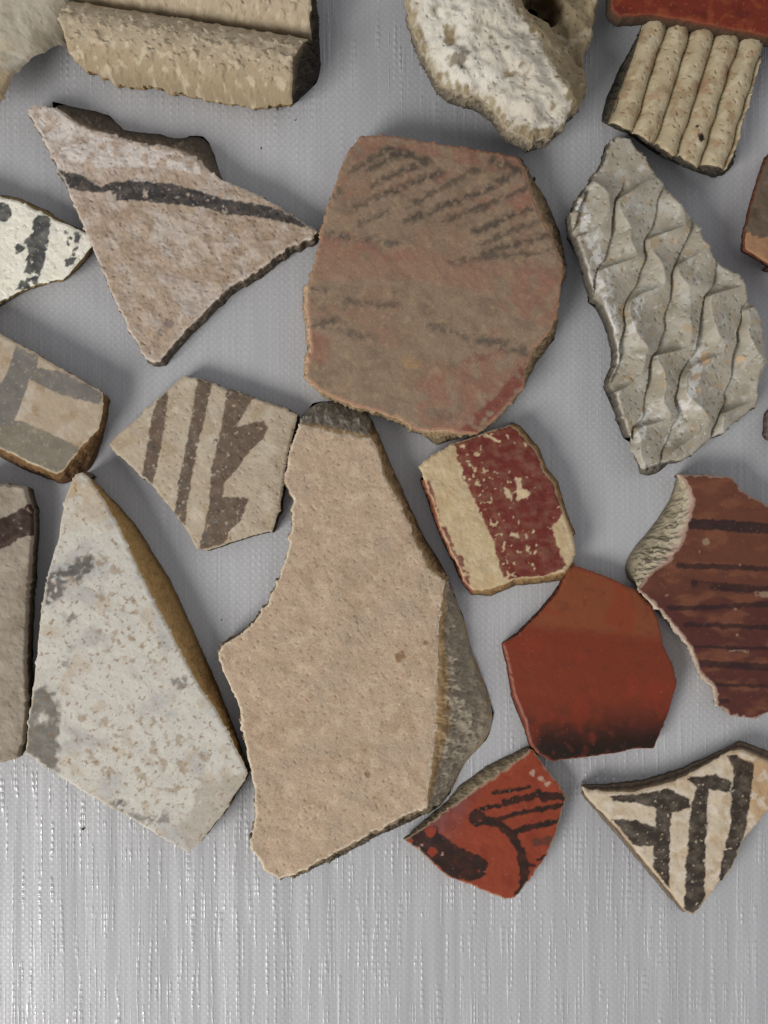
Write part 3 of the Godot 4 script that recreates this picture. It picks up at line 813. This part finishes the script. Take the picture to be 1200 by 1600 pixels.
	sherd({
		"name": "round_red_sherd", "label": "large rounded worn red-brown sherd with faint dark hatching", "seed": 16.0, "z": 48.0, "jag": 3.0, "bow": 8.0,
		"out": [546, 229, 567, 211, 600, 209, 667, 220, 733, 230, 808, 242, 819, 258, 825, 287, 842, 333, 862, 367, 879, 412, 877, 437, 871, 492, 858, 520, 833, 542, 821, 575, 817, 608, 775, 654, 746, 679, 708, 673, 650, 671, 621, 652, 567, 637, 533, 625, 500, 610, 479, 587, 481, 567, 487, 546, 483, 508, 479, 475, 481, 445, 496, 396, 504, 354, 517, 308, 529, 267, 540, 242],
		"base": c8(146, 125, 105), "blends": [[c8(146, 106, 88), 0.009, 0.05, 0.5, 0.35], [c8(130, 112, 94), 0.02, 0.05, 0.5, 0.7], [c8(160, 138, 112), 0.035, 0.15, 0.5, 0.6]],
		"marks": [[6, "fill", [496, 388, 560, 380, 640, 392, 740, 410, 880, 416, 878, 470, 780, 462, 660, 440, 560, 436, 484, 440]], [3, "fill", [530, 212, 820, 240, 830, 290, 780, 270, 700, 250, 600, 226, 545, 262]], [3, "fill", [535, 270, 560, 265, 545, 310, 520, 320]], [3, "fill", [500, 360, 560, 372, 640, 392, 620, 410, 540, 400, 495, 400]], [3, "fill", [770, 440, 810, 420, 878, 425, 872, 500, 840, 510, 780, 480]], [2, "fill", [700, 600, 730, 560, 800, 545, 824, 560, 815, 610, 745, 682, 690, 670]], [3, "fill", [640, 600, 720, 570, 820, 540, 830, 560, 700, 690, 660, 660]], [3, "fill", [485, 520, 515, 525, 510, 570, 482, 565]], [3, "fill", [620, 280, 700, 262, 720, 275, 640, 300]], [3, "fill", [700, 310, 800, 280, 835, 300, 840, 330, 760, 330]],
			[1, "line", [598, 232, 640, 240, 668, 250], 6.0], [1, "line", [767, 250, 792, 256, 812, 268], 6.0], [1, "line", [548, 268, 575, 248, 606, 233], 3.6], [1, "line", [576, 266, 606, 248, 640, 238], 4.6], [1, "line", [580, 289, 622, 270, 668, 254], 4.4], [1, "line", [606, 302, 648, 284, 690, 270], 5.0], [1, "line", [640, 322, 692, 292, 748, 262], 3.4], [1, "line", [632, 347, 690, 324, 738, 306, 798, 274], 5.0], [1, "line", [690, 346, 752, 325, 826, 292], 4.0], [1, "line", [742, 364, 790, 342, 834, 324], 4.6], [1, "line", [750, 384, 800, 360, 848, 344], 3.4], [1, "line", [752, 397, 810, 380, 864, 366], 4.2],
			[1, "line", [548, 330, 580, 310, 610, 300], 3.0], [1, "line", [560, 350, 610, 330], 3.0], [1, "line", [512, 306, 534, 299], 4.5], [1, "line", [700, 412, 770, 402, 860, 392], 3.0], [4, "line", [508, 364, 545, 371, 617, 381], 5.0], [4, "line", [672, 510, 708, 520, 742, 532, 790, 544, 824, 554], 4.0], [4, "fill", [742, 525, 800, 532, 828, 545, 820, 556, 780, 545]], [4, "fill", [488, 502, 520, 494, 542, 508, 532, 516, 490, 512]], [4, "line", [486, 452, 508, 454], 5.0], [4, "line", [545, 520, 570, 528], 4.0], [4, "line", [545, 470, 590, 480, 625, 476], 4.0], [4, "dot", [505, 480, 538, 478, 490, 470], 4.0], [5, "dot", [640, 568, 652, 570], 9.0], [4, "line", [680, 655, 708, 652], 2.0]],
		"paints": {6: [c8(154, 114, 96), 0.45, 0.012, 0.2, 0.8], 1: [c8(78, 71, 64), 0.88, 0.045, 0.1, 0.6], 4: [c8(86, 80, 74), 0.75, 0.05, -0.05, 0.4], 3: [c8(150, 96, 82), 0.42, 0.02, -0.1, 0.4], 2: [c8(126, 66, 58), 0.85, 0.03, 0.1, 0.5], 5: [c8(172, 138, 98), 0.6, 0.1, 0.2, 0.6]}, "warp": 4.0, "soft": 3.2,
		"over": [[c8(186, 164, 136), 0.2, 0.48, 0.66, 0.5], [c8(108, 92, 76), 0.15, 0.42, 0.62, 0.35]], "rim": [c8(176, 132, 108), 4.0, 0.7], "edge": [[0.0, c8(178, 150, 120)], [0.3, c8(140, 120, 92)], [1.0, c8(104, 92, 74)]], "lean": 2.0, "bump": 0.9, "grain": 0.11, "wallbump": 4.0, "rough": 0.85,
		"walls": [[5, 11, [812, 242, 826, 270, 851, 308, 872, 356, 880, 390, 884, 420, 878, 440]], [12, 20, [873, 492, 866, 530, 838, 567, 826, 590, 802, 625, 764, 664, 720, 684, 683, 696, 655, 676]], [24, 30, [498, 612, 475, 590, 476, 567, 480, 546, 477, 508, 473, 475, 474, 452], [[0.0, c8(180, 152, 124)], [1.0, c8(140, 120, 98)]]]],
	})
	sherd({
		"name": "red_banded_sherd", "label": "cream sherd with one wide scuffed dark red band", "seed": 17.0, "z": 34.0, "jag": 1.8, "bow": 3.0,
		"out": [655, 729, 662, 720, 708, 693, 758, 676, 796, 664, 806, 668, 837, 704, 850, 735, 866, 756, 879, 796, 895, 835, 900, 856, 896, 878, 883, 894, 862, 898, 840, 902, 804, 905, 768, 921, 740, 922, 728, 912, 714, 880, 692, 834, 676, 783, 664, 750],
		"base": c8(198, 176, 140), "blends": [[c8(184, 158, 120), 0.02, 0.05, 0.45, 0.6], [c8(210, 192, 160), 0.03, 0.1, 0.5, 0.6]],
		"marks": [[1, "fill", [708, 690, 758, 676, 800, 655, 815, 668, 842, 702, 856, 732, 872, 754, 884, 790, 874, 812, 860, 825, 884, 884, 858, 900, 794, 905, 772, 850, 740, 780]], [3, "fill", [783, 752, 790, 748, 800, 776, 799, 784, 792, 776]], [3, "fill", [804, 746, 814, 748, 816, 764, 828, 768, 824, 780, 808, 782, 806, 764]], [3, "line", [800, 836, 822, 838], 3.5], [3, "line", [752, 676, 780, 690], 2.5], [3, "dot", [722, 698], 3.5],
			[4, "line", [735, 740, 780, 830, 796, 890], 13.0], [4, "line", [720, 715, 780, 745, 800, 760], 8.0], [4, "line", [800, 790, 830, 880], 5.0], [5, "fill", [678, 818, 698, 824, 711, 860, 722, 870, 734, 908, 740, 930, 716, 925, 695, 870]], [5, "line", [668, 756, 680, 800], 5.0], [5, "fill", [664, 780, 684, 800, 690, 830, 680, 830]]],
		"paints": {1: [c8(110, 45, 42), 0.97, 0.05, 0.5, 0.62], 3: [c8(206, 184, 150), 0.95, 0.05, 0.5, 0.8], 4: [c8(113, 47, 43), 0.96, 0.075, 0.24, 0.44], 5: [c8(112, 52, 52), 0.9, 0.05, 0.2, 0.5]}, "warp": 2.2,
		"over": [[c8(120, 96, 70), 0.18, 0.52, 0.68, 0.4]], "rim": [c8(206, 184, 148), 2.5, 0.7], "edge": [[0.0, c8(178, 148, 108)], [0.3, c8(142, 112, 76)], [1.0, c8(96, 78, 56)]], "bump": 1.2, "pits": 0.8, "rough": 0.62, "round": 3.0,
		"walls": [[12, 18, [898, 882, 888, 905, 862, 909, 840, 912, 804, 915, 768, 931, 738, 929]], [18, 23, [736, 929, 722, 912, 708, 880, 686, 834, 668, 783, 656, 750], [[0.0, c8(160, 112, 86)], [0.5, c8(130, 78, 60)], [1.0, c8(84, 58, 46)]]], [4, 10, [800, 660, 812, 664, 842, 700, 855, 732, 872, 754, 884, 796, 899, 833]]],
	})
	# right
	sherd({
		"name": "burnished_red_sherd", "label": "smooth burnished orange-red sherd darkening to black at its lower end", "seed": 18.0, "z": 27.0, "jag": 1.3, "bow": 9.0,
		"out": [890, 890, 900, 884, 942, 898, 992, 921, 1017, 946, 1029, 967, 1037, 1008, 1054, 1046, 1058, 1071, 1046, 1112, 1033, 1146, 1023, 1171, 992, 1171, 950, 1179, 900, 1186, 862, 1190, 842, 1179, 829, 1162, 821, 1125, 804, 1087, 794, 1033, 786, 1006, 812, 992, 846, 958, 875, 925],
		"base": c8(140, 79, 52), "grads": [[c8(130, 61, 43), Vector2(920, 976), Vector2(918, 996), 0.2], [c8(44, 35, 31), Vector2(936, 1078), Vector2(938, 1172), 0.09]], "blends": [[c8(150, 60, 40), 0.012, 0.15, 0.5, 0.4]],
		"over": [[c8(176, 130, 96), 0.16, 0.6, 0.7, 0.4], [c8(110, 58, 44), 0.03, 0.2, 0.5, 0.35]], "rim": [c8(150, 84, 60), 2.5, 0.55], "edge": [[0.0, c8(150, 84, 58)], [0.4, c8(104, 54, 40)], [1.0, c8(58, 40, 34)]], "bump": 0.35, "rough": 0.4, "spec": 0.3, "tone": 0.78, "grain": 0.05, "wallbump": 1.6,
		"walls": [[16, 21, [838, 1184, 826, 1164, 815, 1128, 799, 1090, 790, 1035, 782, 1004]], [21, 25, [783, 1004, 806, 990, 840, 955, 870, 918, 886, 886]]],
	})
	sherd({
		"name": "dark_striped_sherd", "label": "dark brownish red sherd with black stripes and a pale crumbly broken side", "seed": 19.0, "z": 34.0, "jag": 1.8, "bow": 3.0,
		"out": [1062, 741, 1100, 742, 1146, 746, 1158, 766, 1200, 790, 1262, 820, 1262, 1085, 1210, 1110, 1196, 1116, 1183, 1124, 1142, 1117, 1123, 1104, 1117, 1075, 1096, 1054, 1083, 1017, 1058, 983, 1029, 950, 998, 922, 1017, 896, 1046, 876, 1062, 855, 1079, 808, 1084, 779, 1075, 757],
		"base": c8(106, 66, 51), "grads": [[c8(88, 52, 46), Vector2(1120, 880), Vector2(1120, 960), 0.3]], "blends": [[c8(124, 80, 60), 0.012, 0.0, 0.4, 0.7, 2.0], [c8(88, 54, 45), 0.012, 0.1, 0.6, 0.5, 3.0]],
		"marks": [[1, "fill", [1074, 810, 1130, 812, 1200, 818, 1262, 826, 1262, 842, 1200, 835, 1130, 829, 1068, 826]], [2, "line", [1060, 884, 1150, 886, 1262, 892], 4.0], [2, "line", [1085, 912, 1140, 918, 1262, 926], 6.0], [2, "line", [1046, 950, 1110, 949, 1180, 944, 1262, 946], 4.0], [2, "line", [1072, 976, 1140, 978, 1262, 982], 4.0], [2, "line", [1090, 1036, 1150, 1040, 1262, 1046], 5.5], [2, "line", [1112, 1070, 1262, 1074], 3.0], [2, "line", [1084, 1010, 1262, 1016], 2.5], [2, "fill", [1122, 1092, 1140, 1092, 1140, 1100, 1122, 1098]],
			[3, "fill", [1178, 924, 1204, 926, 1206, 934, 1180, 932]], [3, "dot", [1103, 846], 6.0], [3, "dot", [1092, 862, 1156, 882, 1148, 952, 1152, 992, 1042, 930], 2.0], [3, "line", [1140, 1016, 1170, 1018], 1.2]],
		"paints": {1: [c8(52, 42, 42), 0.92, 0.02, 0.5, 0.9], 2: [c8(52, 40, 40), 0.82, 0.012, 0.35, 0.9], 3: [c8(156, 136, 112), 0.75, 0.08, 0.3, 0.7]}, "warp": 1.4, "over": [[c8(150, 116, 96), 0.18, 0.58, 0.68, 0.5]],
		"rim": [c8(176, 150, 132), 3.5, 0.7], "edge": [[0.0, c8(168, 150, 130)], [0.4, c8(120, 104, 90)], [1.0, c8(70, 60, 54)]], "bump": 0.6, "rough": 0.5, "spec": 0.25, "tone": 0.9, "wallbump": 4.5, "grain": 0.06,
		"walls": [[17, 24, [995, 917, 977, 900, 975, 880, 990, 856, 1017, 825, 1046, 783, 1054, 756, 1058, 740], [[0.0, c8(170, 140, 126)], [0.2, c8(168, 158, 136)], [0.7, c8(146, 136, 114)], [1.0, c8(104, 96, 82)]]], [11, 17, [1119, 1106, 1112, 1076, 1092, 1056, 1078, 1019, 1052, 985, 1024, 952, 992, 924], [[0.0, c8(186, 170, 152)], [0.5, c8(176, 160, 142)], [1.0, c8(120, 106, 94)]]]],
	})
	sherd({
		"name": "hatched_red_sherd", "label": "small brick red sherd with black curl and hatched lines", "seed": 20.0, "z": 24.0, "jag": 1.8, "bow": 5.0,
		"out": [632, 1314, 650, 1302, 680, 1282, 700, 1266, 725, 1247, 762, 1221, 800, 1196, 830, 1174, 838, 1178, 846, 1192, 862, 1212, 887, 1246, 879, 1267, 867, 1308, 854, 1337, 842, 1354, 825, 1379, 804, 1404, 790, 1406, 754, 1392, 725, 1379, 700, 1371, 675, 1350, 654, 1329],
		"base": c8(142, 68, 49), "blends": [[c8(154, 74, 54), 0.02, 0.0, 0.5, 0.6], [c8(122, 54, 42), 0.02, 0.1, 0.5, 0.5]],
		"marks": [[1, "fill", [626, 1316, 646, 1304, 662, 1292, 679, 1289, 688, 1304, 708, 1317, 729, 1329, 750, 1337, 762, 1346, 758, 1367, 742, 1377, 717, 1375, 692, 1362, 671, 1342, 654, 1329]], [3, "dot", [673, 1300], 9.0], [3, "dot", [676, 1331], 7.0], [3, "dot", [640, 1316], 5.0],
			[1, "dot", [746, 1277], 13.0], [1, "line", [748, 1280, 776, 1284, 799, 1303, 812, 1328, 820, 1358, 818, 1384, 812, 1396], 7.0], [1, "line", [752, 1262, 780, 1258], 3.5], [1, "line", [788, 1254, 840, 1242, 884, 1246], 5.5], [1, "line", [770, 1238, 826, 1230], 3.0], [1, "line", [774, 1280, 816, 1269, 880, 1258], 4.0], [1, "line", [803, 1299, 826, 1292, 874, 1283], 5.0], [1, "line", [842, 1236, 850, 1250], 5.0], [2, "line", [836, 1316, 864, 1312], 6.0], [1, "line", [842, 1344, 850, 1338], 3.0], [1, "line", [822, 1350, 834, 1352], 3.0],
			[4, "dot", [845, 1217, 832, 1208, 854, 1224], 5.0], [4, "dot", [655, 1326, 660, 1322, 690, 1334], 2.5]],
		"paints": {1: [c8(50, 42, 39), 0.98, 0.05, 0.55, 0.7], 2: [c8(84, 62, 54), 0.8, 0.05, 0.2, 0.6], 3: [c8(140, 62, 46), 1.0, 0.05, 0.8, 0.9], 4: [c8(190, 166, 146), 0.7, 0.06, 0.1, 0.4]}, "warp": 2.0, "over": [[c8(186, 150, 124), 0.2, 0.62, 0.7, 0.4]],
		"grads": [[c8(128, 76, 70), Vector2(760, 1240), Vector2(735, 1226), 0.2]], "rim": [c8(176, 150, 124), 3.0, 0.65], "edge": [[0.0, c8(170, 156, 130)], [0.4, c8(146, 132, 108)], [1.0, c8(96, 86, 72)]], "bump": 0.6, "rough": 0.55, "tone": 0.9, "wallbump": 3.0,
		"walls": [[0, 7, [630, 1310, 648, 1294, 676, 1270, 698, 1252, 717, 1229, 758, 1198, 798, 1178, 824, 1166]]],
	})
	sherd({
		"name": "black_on_white_sherd", "label": "white pointed sherd painted with thick black bars, lower right", "seed": 21.0, "z": 30.0, "jag": 1.5, "bow": 4.0,
		"out": [910, 1230, 921, 1236, 950, 1238, 992, 1237, 1054, 1221, 1096, 1200, 1142, 1174, 1160, 1172, 1200, 1190, 1240, 1206, 1200, 1267, 1162, 1312, 1142, 1358, 1121, 1383, 1100, 1412, 1083, 1431, 1071, 1423, 1046, 1392, 1008, 1346, 967, 1296, 933, 1262, 914, 1242],
		"base": c8(206, 190, 166), "blends": [[c8(220, 208, 190), 0.03, 0.0, 0.4, 0.7], [c8(188, 162, 130), 0.02, 0.1, 0.5, 0.7]], "grads": [[c8(192, 160, 124), Vector2(1150, 1270), Vector2(1190, 1260), 0.3]],
		"marks": [[1, "fill", [1134, 1180, 1150, 1180, 1179, 1194, 1173, 1242, 1162, 1308, 1150, 1350, 1121, 1384, 1129, 1333, 1140, 1288, 1142, 1238, 1146, 1204]], [1, "fill", [1071, 1215, 1100, 1212, 1117, 1209, 1142, 1221, 1142, 1238, 1106, 1233, 1102, 1308, 1100, 1412, 1083, 1433, 1068, 1422, 1071, 1350, 1077, 1275, 1079, 1260, 1087, 1229]], [1, "fill", [950, 1244, 1000, 1240, 1042, 1232, 1075, 1246, 1079, 1262, 1048, 1269, 1046, 1308, 1046, 1390, 1019, 1356, 1021, 1321, 988, 1321, 954, 1279, 992, 1281, 1023, 1292, 1025, 1262, 992, 1254, 958, 1252]]],
		"paints": {1: [c8(55, 48, 44), 0.97, 0.06, 0.46, 0.62]}, "warp": 1.7, "over": [[c8(150, 124, 96), 0.12, 0.44, 0.62, 0.5], [c8(210, 196, 176), 0.2, 0.6, 0.7, 0.7]], "rim": [c8(196, 176, 148), 3.0, 0.7], "edge": [[0.0, c8(170, 150, 122)], [0.22, c8(120, 104, 86)], [0.45, c8(84, 74, 64)], [0.7, c8(120, 106, 90)], [1.0, c8(74, 66, 58)]], "bump": 1.0, "rough": 0.72, "wallbump": 2.5,
		"walls": [[0, 9, [908, 1226, 930, 1225, 950, 1224, 1008, 1217, 1058, 1202, 1100, 1184, 1137, 1167, 1156, 1157, 1200, 1173, 1244, 1190]], [15, 21, [1066, 1424, 1038, 1394, 1000, 1348, 960, 1300, 928, 1264, 908, 1240]]],
	})


func build_crumbs() -> void:
	var spots := [462, 187, 2.0, 408, 231, 2.0, 429, 254, 1.6, 835, 279, 3.0, 346, 969, 1.6, 129, 1296, 2.0]
	var labels := ["dark crumb of dirt on the sheet just below the thick ribbed lump", "dark crumb of dirt farther from the ribbed lump, above the tip of the triangular sherd", "tiniest dark crumb of dirt, nearest the triangular sherd's tip",
		"brown crumb of dirt against the upper right corner of the round red sherd", "dark crumb of dirt in the gap between the fang-shaped and the large buff sherds", "dark crumb of dirt on the bare sheet below the fang-shaped sherd"]
	var m := clay(0.95, 0.3)
	for i in range(0, spots.size(), 3):
		var at := (Vector2(spots[i], spots[i + 1]) - MID)
		var r: float = spots[i + 2]
		var st := SurfaceTool.new()
		st.begin(Mesh.PRIMITIVE_TRIANGLES)
		var rings := 5
		var cols := 8
		var grid := []
		for a in rings + 1:
			for b in cols:
				var th := PI * a / rings
				var ph := TAU * b / cols
				var v := Vector3(sin(th) * cos(ph), cos(th), sin(th) * sin(ph))
				v *= r * (1.0 + 0.5 * fine.get_noise_3d(v.x * 1.3 + i, v.y * 1.3, v.z * 1.3))
				v.y *= 0.7
				grid.append(v * U)
		for a in rings:
			for b in cols:
				var q := [grid[a * cols + b], grid[a * cols + (b + 1) % cols], grid[(a + 1) * cols + b], grid[(a + 1) * cols + (b + 1) % cols]]
				for e in [0, 1, 2, 1, 3, 2]:
					st.set_color(c8(70, 60, 50))
					st.add_vertex(q[e])
		st.generate_normals()
		var o := MeshInstance3D.new()
		o.name = numbered("dirt_crumb")
		o.mesh = st.commit()
		o.mesh.surface_set_material(0, m)
		o.position = Vector3(at.x, r * 0.55 - 3.0, at.y) * U
		o.set_meta("label", labels[i / 3])
		o.set_meta("category", "dirt crumb")
		o.set_meta("group", "crumbs of dirt scattered on the sheet")
		add_child(o)
